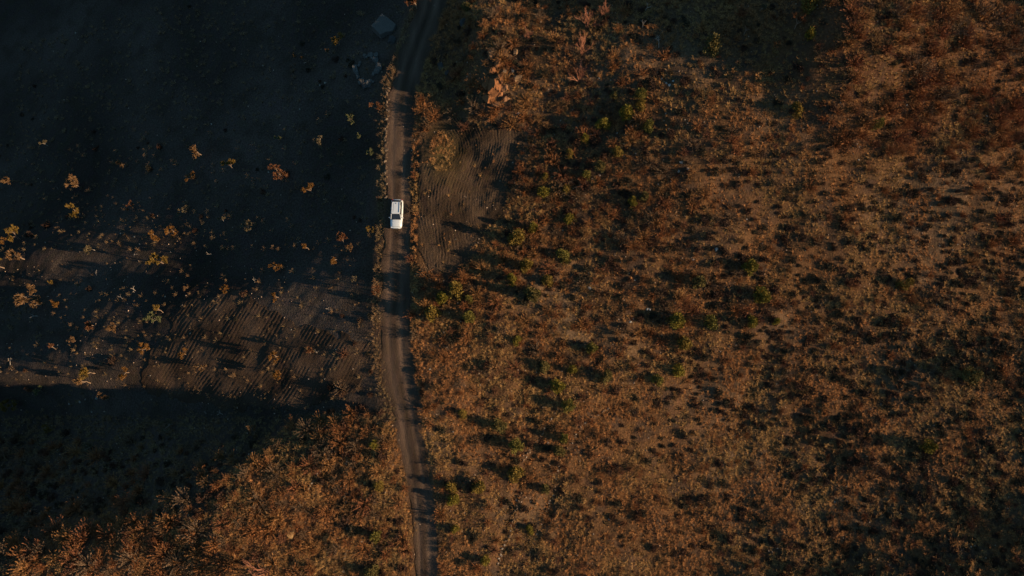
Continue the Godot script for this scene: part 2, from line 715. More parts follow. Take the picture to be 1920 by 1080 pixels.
# a dense rounded bush, radius about 1, height about h
func dome(leaves: int, h: float, size: float, lumps: int) -> ArrayMesh:
	begin()
	var cl := []
	for i in lumps:
		var d := unit()
		d.y = absf(d.y)
		cl.append([Vector3(d.x * 0.62, 0.25 + d.y * h * 0.62, d.z * 0.62), rng.randf_range(0.32, 0.5), rng.randf_range(0.75, 1.25)])
	for i in leaves:
		var c = cl[i % lumps]
		var d := unit()
		var p: Vector3 = c[0] + d * c[1] * pow(rng.randf(), 0.4) * Vector3(1, 1.1, 1)
		if p.y < 0.02:
			p.y = rng.randf_range(0.02, 0.3)
		leaf(p, (d + unit() * 0.8 + Vector3(0, 0.3, 0)).normalized(), size * rng.randf_range(0.8, 1.5), size * 0.42, shade(0.75 * c[2], 1.2 * c[2]))
	for i in 9:
		var t := rng.randf() * TAU
		tube(Vector3(0, 0, 0), Vector3(cos(t) * 0.45, h * 0.6, sin(t) * 0.45), 0.04, 0.015, Color(0.6, 0.5, 0.5), 3)
	return finish()


func tuft(blades: int) -> ArrayMesh:
	begin()
	for i in blades:
		var t := rng.randf() * TAU
		var o := Vector3(cos(t), 0, sin(t))
		var b := o * 0.1 * rng.randf()
		var s := Vector3(-sin(t), 0, cos(t)) * 0.022
		var l := rng.randf_range(0.3, 0.62)
		var lean := rng.randf_range(0.2, 0.95)
		var m := b + (o * lean * 0.45 + Vector3.UP * 0.7) * l
		var e := m + (o * lean * 0.8 + Vector3.UP * 0.25) * l * 0.7
		var k := shade(0.7, 1.3)
		tri(b - s, b + s, m, k)
		tri(m - s * 0.9, m + s * 0.9, e, k)
	return finish()


var tips := []


func branch(p: Vector3, d: Vector3, l: float, r: float, level: int, most: int, fan: float):
	var q := p
	var dir := d
	var n := 3
	for i in n:
		dir = (dir + unit() * 0.16 + Vector3(0, 0.05, 0)).normalized()
		var e := q + dir * l / n
		var r2 := r * (1.0 - 0.14 * (i + 1))
		tube(q, e, r * (1.0 - 0.14 * i), r2, Color.WHITE * rng.randf_range(0.85, 1.15), 5 if level == 0 else (4 if level == 1 else 3))
		q = e
		if level >= 1 and level < most and i > 0:
			branch(q, (dir + unit() * fan).normalized(), l * 0.55, r * 0.5, level + 1, most, fan)
	if level >= most - 1:
		tips.append([q, dir])
	if level < most:
		for i in (3 if level == 0 else 2):
			var out := (dir + unit() * fan).normalized()
			out.y = maxf(out.y, -0.05)
			branch(q, out.normalized(), l * rng.randf_range(0.62, 0.85), r * 0.62, level + 1, most, fan)


func stone_mesh(rough: float, flat: float, sd: int) -> ArrayMesh:
	var sp := SphereMesh.new()
	sp.radial_segments = 16
	sp.rings = 9
	sp.radius = 1.0
	sp.height = 2.0
	var arr := sp.surface_get_arrays(0)
	var v: PackedVector3Array = arr[Mesh.ARRAY_VERTEX]
	var idx: PackedInt32Array = arr[Mesh.ARRAY_INDEX]
	var cuts := []
	rng.seed = sd
	for i in 14:
		cuts.append([unit(), rng.randf_range(0.5, 0.88)])
	for i in v.size():
		var p := v[i]
		for c in cuts:
			var over: float = p.dot(c[0]) - c[1]
			if over > 0:
				p -= c[0] * over
		var w := 1.0 + rough * nb.get_noise_3dv(v[i] * 1.6 + Vector3(sd, 0, 0)) + 0.5 * rough * nb.get_noise_3dv(v[i] * 5.0 + Vector3(0, sd, 0))
		v[i] = p * w * Vector3(1, flat, 1)
	begin()
	for i in range(0, idx.size(), 3):
		if v[idx[i]].distance_to(v[idx[i + 1]]) < 1e-5 or v[idx[i + 1]].distance_to(v[idx[i + 2]]) < 1e-5 or v[idx[i]].distance_to(v[idx[i + 2]]) < 1e-5:
			continue
		tri(v[idx[i]], v[idx[i + 1]], v[idx[i + 2]], Color.WHITE)
	return finish()


const NUMBERS := ["half a", "one", "two", "three", "four", "five", "six", "seven", "eight", "nine", "ten", "eleven", "twelve", "thirteen", "fourteen", "fifteen", "sixteen"]
const SIDES := ["right of", "below and right of", "below", "below and left of", "left of", "above and left of", "above", "above and right of"]
var marks := [["the white car", 745, 404], ["the stone ring", 688, 132], ["the flat grey boulder", 722, 56], ["the largest red boulder", 927, 165], ["the round tan boulder", 967, 98], ["the ploughed field", 860, 350], ["the ochre slab", 545, 997],
	["the longest terrace wall", 1060, 860], ["the slanting terrace wall", 600, 887], ["the largest pale stone", 1276, 305], ["the furrowed patch", 470, 660], ["the foot of the road", 799, 1080], ["the top of the road", 815, 0], ["the top right corner", 1920, 0],
	["the bottom right corner", 1920, 1080], ["the top left corner", 0, 0], ["the bottom left corner", 0, 1080], ["the right edge midpoint", 1920, 540], ["the left edge midpoint", 0, 540], ["the top edge midpoint", 960, 0], ["the bottom edge midpoint", 960, 1080]]


func told(look: String, u: float, v: float) -> String:      # a label that says where a thing stands, in car lengths from the nearest landmark
	var near := []
	for m in marks:
		near.append([Vector2(m[1], m[2]).distance_to(Vector2(u, v)), m])
	near.sort_custom(func(a, b): return a[0] < b[0])
	var l := ""
	for k in 6:
		var m = near[k][1]
		var n := int(round(near[k][0] / 57.0))
		if n > 16:
			break
		var side := int(round(atan2(v - m[2], u - m[1]) / (PI / 4.0) + 8.0)) % 8
		l = "%s %s car length%s %s %s" % [look, NUMBERS[n], "s" if n > 1 else "", SIDES[side], m[0]]
		if not labels.has(l):
			break
	labels[l] = true
	return l


# ---------------------------------------------------------------- car
func prism(outline: PackedVector2Array, y0: float, y1: float, inset: float, k := Color.WHITE):
	# outline in (x, z), its top drawn in by inset
	var n := outline.size()
	var mid := Vector2.ZERO
	for p in outline:
		mid += p / n
	for i in n:
		var a := outline[i]
		var b := outline[(i + 1) % n]
		var a2 := a - (a - mid).normalized() * inset
		var b2 := b - (b - mid).normalized() * inset
		var A := Vector3(a.x, y0, a.y)
		var B := Vector3(b.x, y0, b.y)
		var C := Vector3(a2.x, y1, a2.y)
		var D := Vector3(b2.x, y1, b2.y)
		tri(A, C, B, k); tri(B, C, D, k)
		tri(C, Vector3(mid.x, y1 + inset * 0.3, mid.y), D, k)
		tri(A, B, Vector3(mid.x, y0, mid.y), k)


func quad(a: Vector3, b: Vector3, c: Vector3, d: Vector3):
	tri(a, b, c, Color.WHITE); tri(a, c, d, Color.WHITE)


func block(c: Vector3, s: Vector3, bev := 0.02) -> ArrayMesh:
	begin()
	var h := s * 0.5
	var o := PackedVector2Array([Vector2(-h.x + bev, -h.z), Vector2(h.x - bev, -h.z), Vector2(h.x, -h.z + bev), Vector2(h.x, h.z - bev), Vector2(h.x - bev, h.z), Vector2(-h.x + bev, h.z), Vector2(-h.x, h.z - bev), Vector2(-h.x, -h.z + bev)])
	for i in o.size():
		o[i] += Vector2(c.x, c.z)
	prism(o, c.y - h.y, c.y + h.y, bev * 0.5)
	return finish()


func wheel_ring(r0: float, r1: float, w: float) -> ArrayMesh:      # a ring round the x axis
	begin()
	for i in 20:
		var a := TAU * i / 20
		var b := TAU * (i + 1) / 20
		var pa := Vector3(0, cos(a), sin(a))
		var pb := Vector3(0, cos(b), sin(b))
		var x := Vector3(w * 0.5, 0, 0)
		quad(pa * r1 - x, pa * r1 + x, pb * r1 + x, pb * r1 - x)
		quad(pa * r0 + x, pb * r0 + x, pb * r1 + x, pa * r1 + x)
		quad(pa * r0 - x, pa * r1 - x, pb * r1 - x, pb * r0 - x)
		if r0 > 0.01:
			quad(pa * r0 - x, pb * r0 - x, pb * r0 + x, pa * r0 + x)
	return finish()


func car():
	var at := spot(745.5, 404)
	var t := Node3D.new()
	put(t, "parked_car", "white estate car with dark windows and roof rails facing down the dirt road", "car")
	at.y = spine_h(at.z) + 0.0
	t.position = at
	t.rotation = Vector3(atan(0.08), deg_to_rad(-1.0), 0)
	# body: rounded cross sections along the length; the nose points to +z
	var prof := [  # z, half width, bottom, shoulder, top
		[-2.36, 0.62, 0.45, 0.75, 0.86], [-2.30, 0.80, 0.34, 0.80, 0.95], [-2.10, 0.90, 0.26, 0.86, 1.02], [-1.4, 0.95, 0.22, 0.90, 1.04], [-0.4, 0.955, 0.20, 0.90, 1.03], [0.6, 0.955, 0.20, 0.89, 1.02],
		[1.0, 0.95, 0.20, 0.88, 1.02], [1.5, 0.94, 0.22, 0.84, 0.98], [1.95, 0.90, 0.25, 0.78, 0.91], [2.22, 0.80, 0.30, 0.70, 0.82], [2.36, 0.60, 0.40, 0.62, 0.70]]
	var st := SurfaceTool.new()
	st.begin(Mesh.PRIMITIVE_TRIANGLES)
	st.set_smooth_group(0)
	var rings := []
	for q in prof:
		var ring := []
		var w: float = q[1]
		for p in [[0.0, 0.0, 2], [0.75, 0.0, 2], [0.96, 0.08, 2], [1.0, 0.35, 2], [0.985, 0.75, 3], [0.93, 1.0, 3], [0.82, 0.55, 4], [0.45, 0.92, 4], [0.0, 1.0, 4]]:
			var y: float
			if p[2] == 4:
				y = lerpf(q[3], q[4], p[1])
			else:
				y = lerpf(q[2], q[3], p[1])
			ring.append(Vector3(w * p[0], y, q[0]))
		var full := []
		for k in ring:
			full.append(k)
		for k in range(ring.size() - 2, 0, -1):
			full.append(Vector3(-ring[k].x, ring[k].y, ring[k].z))
		rings.append(full)
	var n: int = rings[0].size()
	for j in rings.size() - 1:
		for i in n:
			var a: Vector3 = rings[j][i]
			var b: Vector3 = rings[j][(i + 1) % n]
			var c: Vector3 = rings[j + 1][i]
			var d: Vector3 = rings[j + 1][(i + 1) % n]
			for p in [a, c, b, b, c, d]:
				st.add_vertex(p)
	for j in [0, rings.size() - 1]:
		var mid := Vector3(0, 0.6, rings[j][0].z + (-0.03 if j == 0 else 0.03))
		for i in n:
			var a: Vector3 = rings[j][i]
			var b: Vector3 = rings[j][(i + 1) % n]
			for p in ([mid, a, b] if j == 0 else [mid, b, a]):
				st.add_vertex(p)
	st.index()
	st.generate_normals()
	part("body", st.commit(), M.white, t)
	# cabin corners: belt and roof
	var bf := 0.98; var bb := -2.18; var bw := 0.845
	var rf := 0.22; var rb := -1.66; var rw := 0.69
	var yb := 0.98; var yr := 1.62
	begin()   # the dark cabin core just inside the glass
	var lo := [Vector3(-bw, yb, bf), Vector3(bw, yb, bf), Vector3(bw, yb, bb), Vector3(-bw, yb, bb)]
	var hi := [Vector3(-rw, yr, rf), Vector3(rw, yr, rf), Vector3(rw, yr, rb), Vector3(-rw, yr, rb)]
	for i in 4:
		quad(lo[i] * Vector3(0.96, 1, 0.97), hi[i] * Vector3(0.96, 1, 0.97), hi[(i + 1) % 4] * Vector3(0.96, 1, 0.97), lo[(i + 1) % 4] * Vector3(0.96, 1, 0.97))
	part("cabin_lining", finish(), M.black, t)
	begin()
	quad(Vector3(-bw * 0.93, yb + 0.03, bf - 0.03), Vector3(-rw * 0.94, yr - 0.02, rf + 0.03), Vector3(rw * 0.94, yr - 0.02, rf + 0.03), Vector3(bw * 0.93, yb + 0.03, bf - 0.03))
	part("windscreen", finish(), M.glass, t)
	begin()
	quad(Vector3(bw * 0.88, yb + 0.12, bb + 0.03), Vector3(rw * 0.9, yr - 0.05, rb - 0.01), Vector3(-rw * 0.9, yr - 0.05, rb - 0.01), Vector3(-bw * 0.88, yb + 0.12, bb + 0.03))
	part("rear_window", finish(), M.glass, t)
	for s in [-1.0, 1.0]:
		for w in [[0.80, 0.18, -0.44], [-0.48, -0.48, -1.24], [-1.26, -1.24, -1.98]]:
			begin()
			var zt: float = w[1] if w[0] != w[1] else w[0]
			var z3: float = w[2]
			var side := func(y: float, z: float): return Vector3(s * (lerpf(bw, rw, (y - yb) / (yr - yb)) + 0.008), y, z)
			quad(side.call(yb + 0.05, w[0]), side.call(yr - 0.06, minf(zt, rf)), side.call(yr - 0.06, maxf(z3, rb + 0.08)), side.call(yb + 0.05, z3))
			part("side_window", finish(), M.glass, t)
		# pillars
		for p in [[bf, rf], [-0.46, -0.46], [-1.26, -1.26], [bb + 0.06, rb + 0.04]]:
			begin()
			tube(Vector3(s * (bw - 0.03), yb, p[0]), Vector3(s * (rw - 0.02), yr, p[1]), 0.05, 0.045, Color.WHITE, 6)
			part("pillar", finish(), M.black if p[0] == p[1] else M.white, t)
		begin()
		tube(Vector3(s * 0.62, yr + 0.075, 0.02), Vector3(s * 0.60, yr + 0.08, -1.6), 0.028, 0.028, Color.WHITE, 6)
		for z in [0.0, -0.8, -1.58]:
			tube(Vector3(s * 0.61, yr, z), Vector3(s * 0.61, yr + 0.075, z), 0.025, 0.022, Color.WHITE, 5)
		part("roof_rail", finish(), M.alloy, t)
		part("mirror", block(Vector3(s * 1.04, 1.03, 0.72), Vector3(0.2, 0.15, 0.13), 0.03), M.white, t)
		part("headlight", block(Vector3(s * 0.66, 0.72, 2.18), Vector3(0.30, 0.12, 0.22), 0.04), M.lamp_glass, t)
		part("tail_light", block(Vector3(s * 0.74, 0.86, -2.27), Vector3(0.16, 0.22, 0.12), 0.03), M.tail, t)
		for z in [0.1, -0.85]:
			part("door_handle", block(Vector3(s * 0.955, 0.86, z), Vector3(0.03, 0.03, 0.18), 0.008), M.white, t)
		for z in [1.42, -1.38]:
			var w := Node3D.new()
			w.name = "wheel"
			w.position = Vector3(s * 0.84, 0.33, z)
			t.add_child(w, true)
			part("tyre", wheel_ring(0.22, 0.34, 0.23), M.rubber, w)
			part("rim", wheel_ring(0.0, 0.22, 0.2), M.alloy, w)
	var ro := PackedVector2Array([Vector2(-0.55, rf + 0.04), Vector2(0.55, rf + 0.04), Vector2(0.68, rf - 0.10), Vector2(0.70, -0.8), Vector2(0.66, rb + 0.08), Vector2(0.55, rb - 0.06), Vector2(-0.55, rb - 0.06), Vector2(-0.66, rb + 0.08), Vector2(-0.70, -0.8), Vector2(-0.68, rf - 0.10)])
	begin()
	prism(ro, yr - 0.03, yr + 0.025, 0.05)
	part("roof", finish(), M.white, t)
	for s in [-1.0, 1.0]:
		begin()
		tube(Vector3(s * 0.50, 1.005, 1.02), Vector3(s * 0.46, 0.965, 1.45), 0.012, 0.012, Color.WHITE, 5)
		tube(Vector3(s * 0.46, 0.965, 1.45), Vector3(s * 0.42, 0.895, 1.98), 0.012, 0.010, Color.WHITE, 5)
		part("bonnet_crease", finish(), M.white, t)
		begin()
		tube(Vector3(s * 0.40, yr + 0.035, 0.0), Vector3(s * 0.40, yr + 0.035, -1.5), 0.012, 0.012, Color.WHITE, 5)
		part("roof_seam", finish(), M.black, t)
	part("bonnet_gap", block(Vector3(0, 0.862, 2.10), Vector3(1.3, 0.02, 0.025), 0.006), M.black, t)
	part("cowl", block(Vector3(0, 1.035, 1.00), Vector3(1.5, 0.03, 0.07), 0.01), M.black, t)
	part("aerial", block(Vector3(0, 1.68, -1.45), Vector3(0.05, 0.06, 0.16), 0.015), M.black, t)
	part("grille", block(Vector3(0, 0.60, 2.36), Vector3(0.75, 0.14, 0.08)), M.black, t)
	part("number_plate", block(Vector3(0, 0.44, 2.39), Vector3(0.5, 0.11, 0.03), 0.008), M.alloy, t)
	part("wiper", block(Vector3(0.2, 1.045, 0.93), Vector3(0.6, 0.015, 0.02), 0.005), M.black, t)


# ---------------------------------------------------------------- rocks
var stones := []


func stone_at(u: float, v: float, r_px: float, c: Color, called: String, label: String, cat: String, group := "", flat := 1.0, turn := -1.0) -> MeshInstance3D:
	var p := spot(u, v)
	var r: float = r_px / foc * (p - cam).dot(fw)
	var o := MeshInstance3D.new()
	o.mesh = stones[rng.randi() % stones.size()]
	o.material_override = stone_mat(c)
	o.position = p + Vector3(0, r * 0.25 * flat, 0)
	o.rotation = Vector3(rng.randf_range(-0.25, 0.25), rng.randf() * TAU if turn < 0 else turn, rng.randf_range(-0.25, 0.25))
	o.scale = Vector3(r * rng.randf_range(0.85, 1.2), r * 0.75 * flat, r * rng.randf_range(0.85, 1.2))
	put(o, called, label, cat, group)
	return o


var stone_mats := {}


func stone_mat(c: Color) -> StandardMaterial3D:
	var k := c.to_html()
	if not stone_mats.has(k):
		var m: StandardMaterial3D = M.stone.duplicate()
		m.albedo_color = c.linear_to_srgb()
		stone_mats[k] = m
	return stone_mats[k]


func rocks():
	for i in 6:
		stones.append(stone_mesh(0.35, 0.8, 100 + i))
	rng.seed = 51
	var tan_ := Color(0.33, 0.19, 0.10)
	var red := Color(0.29, 0.120, 0.052)
	var grey := Color(0.085, 0.075, 0.068)
	var white := Color(0.50, 0.43, 0.36)
	# the outcrop above the ploughed field
	stone_at(926, 170, 17, red, "boulder", "largest rust red boulder of the outcrop above the ploughed field", "boulder", "", 1.4)
	stone_at(938, 154, 10, red, "boulder", "rust red boulder leaning on the upper side of the largest red boulder", "boulder", "", 1.5)
	stone_at(917, 187, 11, red, "boulder", "small rust red boulder at the foot of the largest red boulder", "boulder", "", 1.2)
	stone_at(938, 178, 7, Color(0.34, 0.15, 0.07), "boulder", "small orange boulder on the sunny side of the largest red boulder", "boulder", "", 1.3)
	stone_at(922, 137, 10, red, "boulder", "narrow rust red boulder just above the largest red boulder", "boulder", "", 1.6)
	for b in [[934, 120, 9, "third"], [944, 168, 7, "fourth"], [912, 160, 8, "fifth"], [950, 186, 6, "sixth"], [930, 198, 7, "seventh"], [920, 104, 7, "eighth"]]:
		stone_at(b[0], b[1], b[2] * 1.35, red if b[2] > 7 else Color(0.33, 0.16, 0.08), "boulder", told("rusty orange outcrop boulder", b[0], b[1]), "boulder", "boulders of the outcrop", 1.2)
	stone_at(967, 98, 8, tan_, "boulder", "round tan boulder alone among rust shrubs on top of the outcrop", "boulder", "", 1.2)
	stone_at(971, 149, 9, tan_, "boulder", "broad tan boulder beside the two small pale rocks of the outcrop", "boulder", "", 1.2)
	stone_at(947, 135, 5, Color(0.40, 0.30, 0.20), "rock", "small pale rock left of the broad tan boulder on the outcrop", "rock")
	stone_at(961, 133, 5, Color(0.46, 0.36, 0.28), "rock", "small pale rock just above the broad tan boulder on the outcrop", "rock")
	# big grey rocks in the shade beside the road
	var fp := spot(722, 56)
	begin()
	var px := (fp - cam).dot(fw) / foc
	var o6 := PackedVector2Array()
	for q in [[-5, -29], [8, -20], [26, -3], [20, 12], [6, 15], [-6, 20], [-17, 8], [-26, -2], [-16, -14]]:
		o6.append(Vector2(q[0], q[1]) * px)
	prism(o6, -1.0, 1.1, 0.25)
	var slab := MeshInstance3D.new()
	slab.mesh = finish()
	slab.material_override = stone_mat(Color(0.15, 0.128, 0.108))
	slab.position = fp
	slab.rotation = Vector3(0.05, 0, 0.06)
	put(slab, "boulder", "large angular flat topped grey boulder in deep shade left of the upper road", "boulder")
	stone_at(735, 78, 9, grey, "rock", "small grey rock leaning on the large flat boulder by the road", "rock")
	stone_at(683, 158, 12, grey, "rock", "pinkish grey rock below the ring of stones by the road", "rock")
	stone_at(826, 124, 8, grey, "rock", "grey slab rock in shade right of the upper road bend", "rock", "", 0.6)
	stone_at(838, 137, 6, grey, "rock", "grey rock just below the slab right of the road bend", "rock")
	stone_at(868, 42, 10, grey, "rock", "dim grey flat rock in shade above the outcrop, right of the road", "rock", "", 0.6)
	# a tumbled ring of stones
	var ring := Node3D.new()
	var rp := spot(688, 132)
	ring.position = rp
	put(ring, "stone_ring", "tumbled ring of grey field stones in shade left of the road", "stone ring")
	for i in 26:
		var a := TAU * i / 26 + rng.randf_range(-0.1, 0.1)
		if i % 7 == 3:
			continue
		var wide := rng.randf_range(0.8, 1.25)
		var x := cos(a) * 1.9 * wide
		var z := sin(a) * 2.6 * wide
		var o := part("stone", stones[i % stones.size()], stone_mat(Color(0.16, 0.14, 0.12)), ring)
		o.position = Vector3(x, hgt(rp.x + x, rp.z + z) - rp.y + 0.18, z)
		o.rotation = Vector3(0, rng.randf() * TAU, 0)
		o.scale = Vector3.ONE * rng.randf_range(0.25, 0.85)
	# stones set along the road's left edge
	var wall := Node3D.new()
	var wp := spot(727, 205)
	wall.position = wp
	put(wall, "stone_kerb", "low line of pale stones edging the left side of the road", "stone wall")
	for i in 34:
		var v := lerpf(166, 372, pow(i / 33.0, 1.25)) + rng.randf_range(-3, 3)
		var p := spot(727.5 - 4.0 * ss(200, 260, v) + rng.randf_range(-2.5, 2.5), v)
		var o := part("stone", stones[i % stones.size()], stone_mat(Color(0.15, 0.095, 0.06) if i % 3 else Color(0.24, 0.165, 0.11)), wall)
		o.position = p - wp + Vector3(0, 0.12, 0)
		o.rotation = Vector3(0, rng.randf() * TAU, 0)
		o.scale = Vector3(0.24, rng.randf_range(0.25, 0.5) * (1.0 if v < 245 else 0.6), rng.randf_range(0.25, 0.42))
	# bright stones that show singly
	var bright := [[972, 213, 5], [1276, 305, 7], [1290, 317, 6], [1272, 322, 4], [493, 985, 3.5], [724, 242, 3], [927, 903, 4], [1255, 160, 5], [1262, 152, 4], [1249, 156, 4], [1240, 148, 3], [1343, 468, 5], [1300, 487, 4],
		[1688, 421, 3], [1691, 133, 3], [1700, 197, 3], [1043, 478, 4], [1105, 540, 6], [1214, 580, 4], [1140, 597, 3], [1182, 604, 4], [1187, 598, 3], [850, 810, 3], [1028, 830, 4], [1030, 873, 3], [968, 938, 3], [1142, 974, 3], [850, 795, 3],
		[1218, 580, 4], [1610, 275, 3], [1607, 270, 2.5], [1850, 218, 3], [1795, 458, 3], [1400, 411, 3], [1342, 470, 3], [1190, 525, 3], [648, 945, 4], [658, 992, 4], [678, 1016, 4], [649, 912, 3], [640, 1080, 4], [600, 790, 3], [649, 870, 3],
		[1258, 340, 3], [1170, 293, 2.5], [1248, 213, 2.5], [1157, 250, 2.5], [1115, 250, 2.5], [1185, 237, 2.5], [1123, 147, 3], [806, 692, 3], [838, 651, 2.5], [802, 608, 3], [109, 647, 3], [117, 411, 3], [252, 444, 3], [262, 458, 2.5], [226, 438, 3],
		[546, 618, 2.5], [430, 598, 2.5], [405, 580, 2.5], [580, 695, 2.5], [609, 710, 2.5], [357, 625, 3], [282, 704, 2.5], [172, 772, 3], [182, 746, 5], [150, 753, 5], [130, 757, 3], [108, 844, 3], [275, 132, 3], [270, 70, 2], [397, 233, 3], [142, 62, 3], [494, 123, 3], [562, 205, 2], [504, 323, 3],
		[610, 156, 4], [600, 160, 3], [1610, 300, 3], [1805, 895, 2.5], [1625, 855, 2.5], [1587, 912, 2.5], [1565, 941, 2.5], [1457, 1028, 2.5], [1779, 1012, 2.5], [1645, 1048, 2.5], [1400, 1005, 2.5]]
	for b in bright:
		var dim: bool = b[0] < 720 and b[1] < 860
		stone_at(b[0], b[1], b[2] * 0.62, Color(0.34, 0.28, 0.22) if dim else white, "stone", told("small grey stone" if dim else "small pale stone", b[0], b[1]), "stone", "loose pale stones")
	# cracked slab on the spur
	stone_at(545, 997, 12, Color(0.45, 0.26, 0.11), "rock_slab", "flat ochre rock slab among rust plumes on the lower spur", "rock", "", 0.4)
	stone_at(533, 994, 6, Color(0.45, 0.26, 0.11), "rock_slab", "small ochre slab broken off beside the flat slab on the spur", "rock", "", 0.4)
	# low stone terrace walls on the slopes
	rng.seed = 66
	for w in [["dry stone terrace wall of pale stones slanting down the lower left spur", [630, 830, 614, 862, 598, 887, 573, 922]], ["straight dry stone terrace wall running beside the lower road, on the spur", [648, 835, 650, 900, 648, 960, 655, 1005, 641, 1075]],
		["longest curving dry stone terrace wall, down the middle of the lower hillside", [1142, 762, 1090, 800, 1052, 860, 1036, 930, 1003, 1010, 984, 1078]], ["short dry stone terrace wall above the longest curving wall", [1047, 768, 1015, 815, 978, 868]],
		["short dry stone terrace wall between the lower road and the longest wall", [976, 925, 956, 1000, 930, 1062]], ["short dry stone terrace wall among the olive green bushes, lower of two", [1067, 360, 1098, 342, 1130, 326]], ["short dry stone terrace wall among the olive green bushes, upper of two", [1160, 280, 1180, 265, 1200, 250]]]:
		var wn := Node3D.new()
		var xy: Array = w[1]
		var o0 := spot(xy[0], xy[1])
		wn.position = o0
		put(wn, "terrace_wall", w[0], "stone wall", "old terrace walls")
		for sgm in range(0, xy.size() - 2, 2):
			var a := Vector2(xy[sgm], xy[sgm + 1])
			var b := Vector2(xy[sgm + 2], xy[sgm + 3])
			var cnt := int(a.distance_to(b) / 4.6)
			for i in cnt:
				if rng.randf() < 0.2:
					continue
				var q := a.lerp(b, (i + rng.randf()) / cnt) + Vector2(rng.randf_range(-2.5, 2.5), rng.randf_range(-1, 1))
				var p := spot(q.x, q.y)
				var o := part("stone", stones[rng.randi() % stones.size()], stone_mat(Color(0.20, 0.13, 0.085) if rng.randf() < 0.75 else Color(0.34, 0.27, 0.21)), wn)
				o.position = p - o0 + Vector3(0, 0.10, 0)
				o.rotation = Vector3(0, rng.randf() * TAU, 0)
				o.scale = Vector3(rng.randf_range(0.12, 0.24), rng.randf_range(0.2, 0.42), rng.randf_range(0.12, 0.24))
	# pebbles nobody could count
	rng.seed = 77
	var tr: Array[Transform3D] = []
	var tint := PackedColorArray()
	for i in 15000:
		var u := rng.randf_range(-120, 2040)
		var v := rng.randf_range(-60, 1130)
		var xx := rng.randf_range(-105, 105)
		var zz := rng.randf_range(-62, 46)
		var uv := proj(Vector3(xx, hgt(xx, zz), zz))
		if absf(xx - road_at(zz)) < road_half(zz) + 0.1 and rng.randf() < 0.6:
			continue
		var dens := 0.4 + 0.6 * ss(-0.1, 0.35, nc.get_noise_2d(xx * 2.5, zz * 2.5))
		if xx < road_at(zz) and uv.y < 780:
			dens *= 0.10 if uv.y < 450 else 0.35
		elif xx > road_at(zz):
			dens *= 0.65
		if rng.randf() > dens:
			continue
		var s := 0.04 + 0.11 * pow(rng.randf(), 2.5)
		var b := Basis.from_euler(Vector3(rng.randf() * 6, rng.randf() * 6, 0)).scaled(Vector3.ONE * s)
		tr.append(Transform3D(b, Vector3(xx, hgt(xx, zz) + s * 0.3, zz)))
		var k := rng.randf_range(0.5, 1.15)
		tint.append(Color(0.34 * k, 0.23 * k, 0.16 * k))
	var small := stone_mesh(0.2, 0.8, 140)
	scatter("pebbles", small, M.scatter, tr, tint)


func scatter(called: String, mesh: Mesh, m: Material, tr: Array[Transform3D], tint: PackedColorArray):
	var mm := MultiMesh.new()
	mm.transform_format = MultiMesh.TRANSFORM_3D
	mm.use_colors = true
	mm.mesh = mesh
	mm.instance_count = tr.size()
	for i in tr.size():
		mm.set_instance_transform(i, tr[i])
		mm.set_instance_color(i, tint[i])
	var o := MultiMeshInstance3D.new()
	o.multimesh = mm
	o.material_override = m
	o.name = numbered(called)
	o.set_meta("kind", "stuff")
	add_child(o, true)


# ---------------------------------------------------------------- green bushes
func green_bushes():
	rng.seed = 201
	var kinds := []
	for i in 3:
		kinds.append(dome(1100, 2.1 + 0.3 * i, 0.17, 9 + i * 2))
	var list := [[1200, 178, 11], [1200, 197, 12], [1172, 212, 12], [1131, 234, 12], [1215, 236, 11], [1097, 260, 9], [1157, 285, 10], [1066, 288, 8], [1125, 313, 10], [1098, 330, 10], [1021, 332, 7], [1018, 360, 10], [1062, 355, 10], [1185, 381, 10], [1205, 368, 9],
		[1068, 412, 12], [966, 447, 14], [998, 428, 10], [1054, 478, 15], [986, 498, 13], [958, 524, 11], [1000, 547, 15], [1025, 525, 11], [856, 545, 15], [830, 557, 13], [813, 587, 14], [880, 592, 11], [1402, 498, 14], [1306, 527, 12], [1425, 551, 15], [1265, 600, 16],
		[1330, 600, 12], [1407, 600, 11], [1282, 640, 15], [1452, 601, 8], [970, 637, 9], [1045, 720, 13], [1020, 685, 11], [1075, 690, 10], [1110, 650, 11], [1135, 702, 12], [1230, 710, 11], [1270, 690, 11], [1065, 757, 12], [937, 793, 14], [967, 832, 13],
		[1057, 818, 10], [1048, 842, 12], [968, 884, 14], [896, 905, 15], [846, 910, 12], [850, 932, 12], [866, 774, 9], [703, 830, 9], [711, 907, 10], [705, 1002, 12], [1022, 915, 9], [855, 988, 9], [992, 990, 9], [912, 1046, 10], [698, 1066, 12],
		[1812, 702, 16], [1735, 832, 12], [1490, 207, 12], [1330, 90, 17], [1516, 8, 14], [1516, 66, 10], [875, 14, 9], [1150, 180, 8], [880, 560, 8], [1640, 235, 11], [1690, 530, 12]]
	for b in list:
		var p := spot(b[0], b[1] + b[2] * 0.35)
		var r: float = 1.02 * b[2] / foc * (p - cam).dot(fw)
		var o := MeshInstance3D.new()
		o.mesh = kinds[rng.randi() % 3]
		o.material_override = M.green[rng.randi() % 5]
		o.position = p - Vector3(0, 0.05, 0)
		o.rotation.y = rng.randf() * TAU
		o.rotation.x = rng.randf_range(-0.15, 0.15)
		o.scale = Vector3(r * rng.randf_range(0.85, 1.2), r * rng.randf_range(0.95, 1.25) * (1.35 if b[0] < 1010 and b[1] > 400 and b[1] < 620 else 1.0), r * rng.randf_range(0.85, 1.2))
		put(o, "green_bush", told("%s olive green bush" % ["large" if b[2] >= 14 else ("small" if b[2] <= 9 else "rounded")], b[0], b[1]), "bush", "olive green bushes dotted over the right hillside")


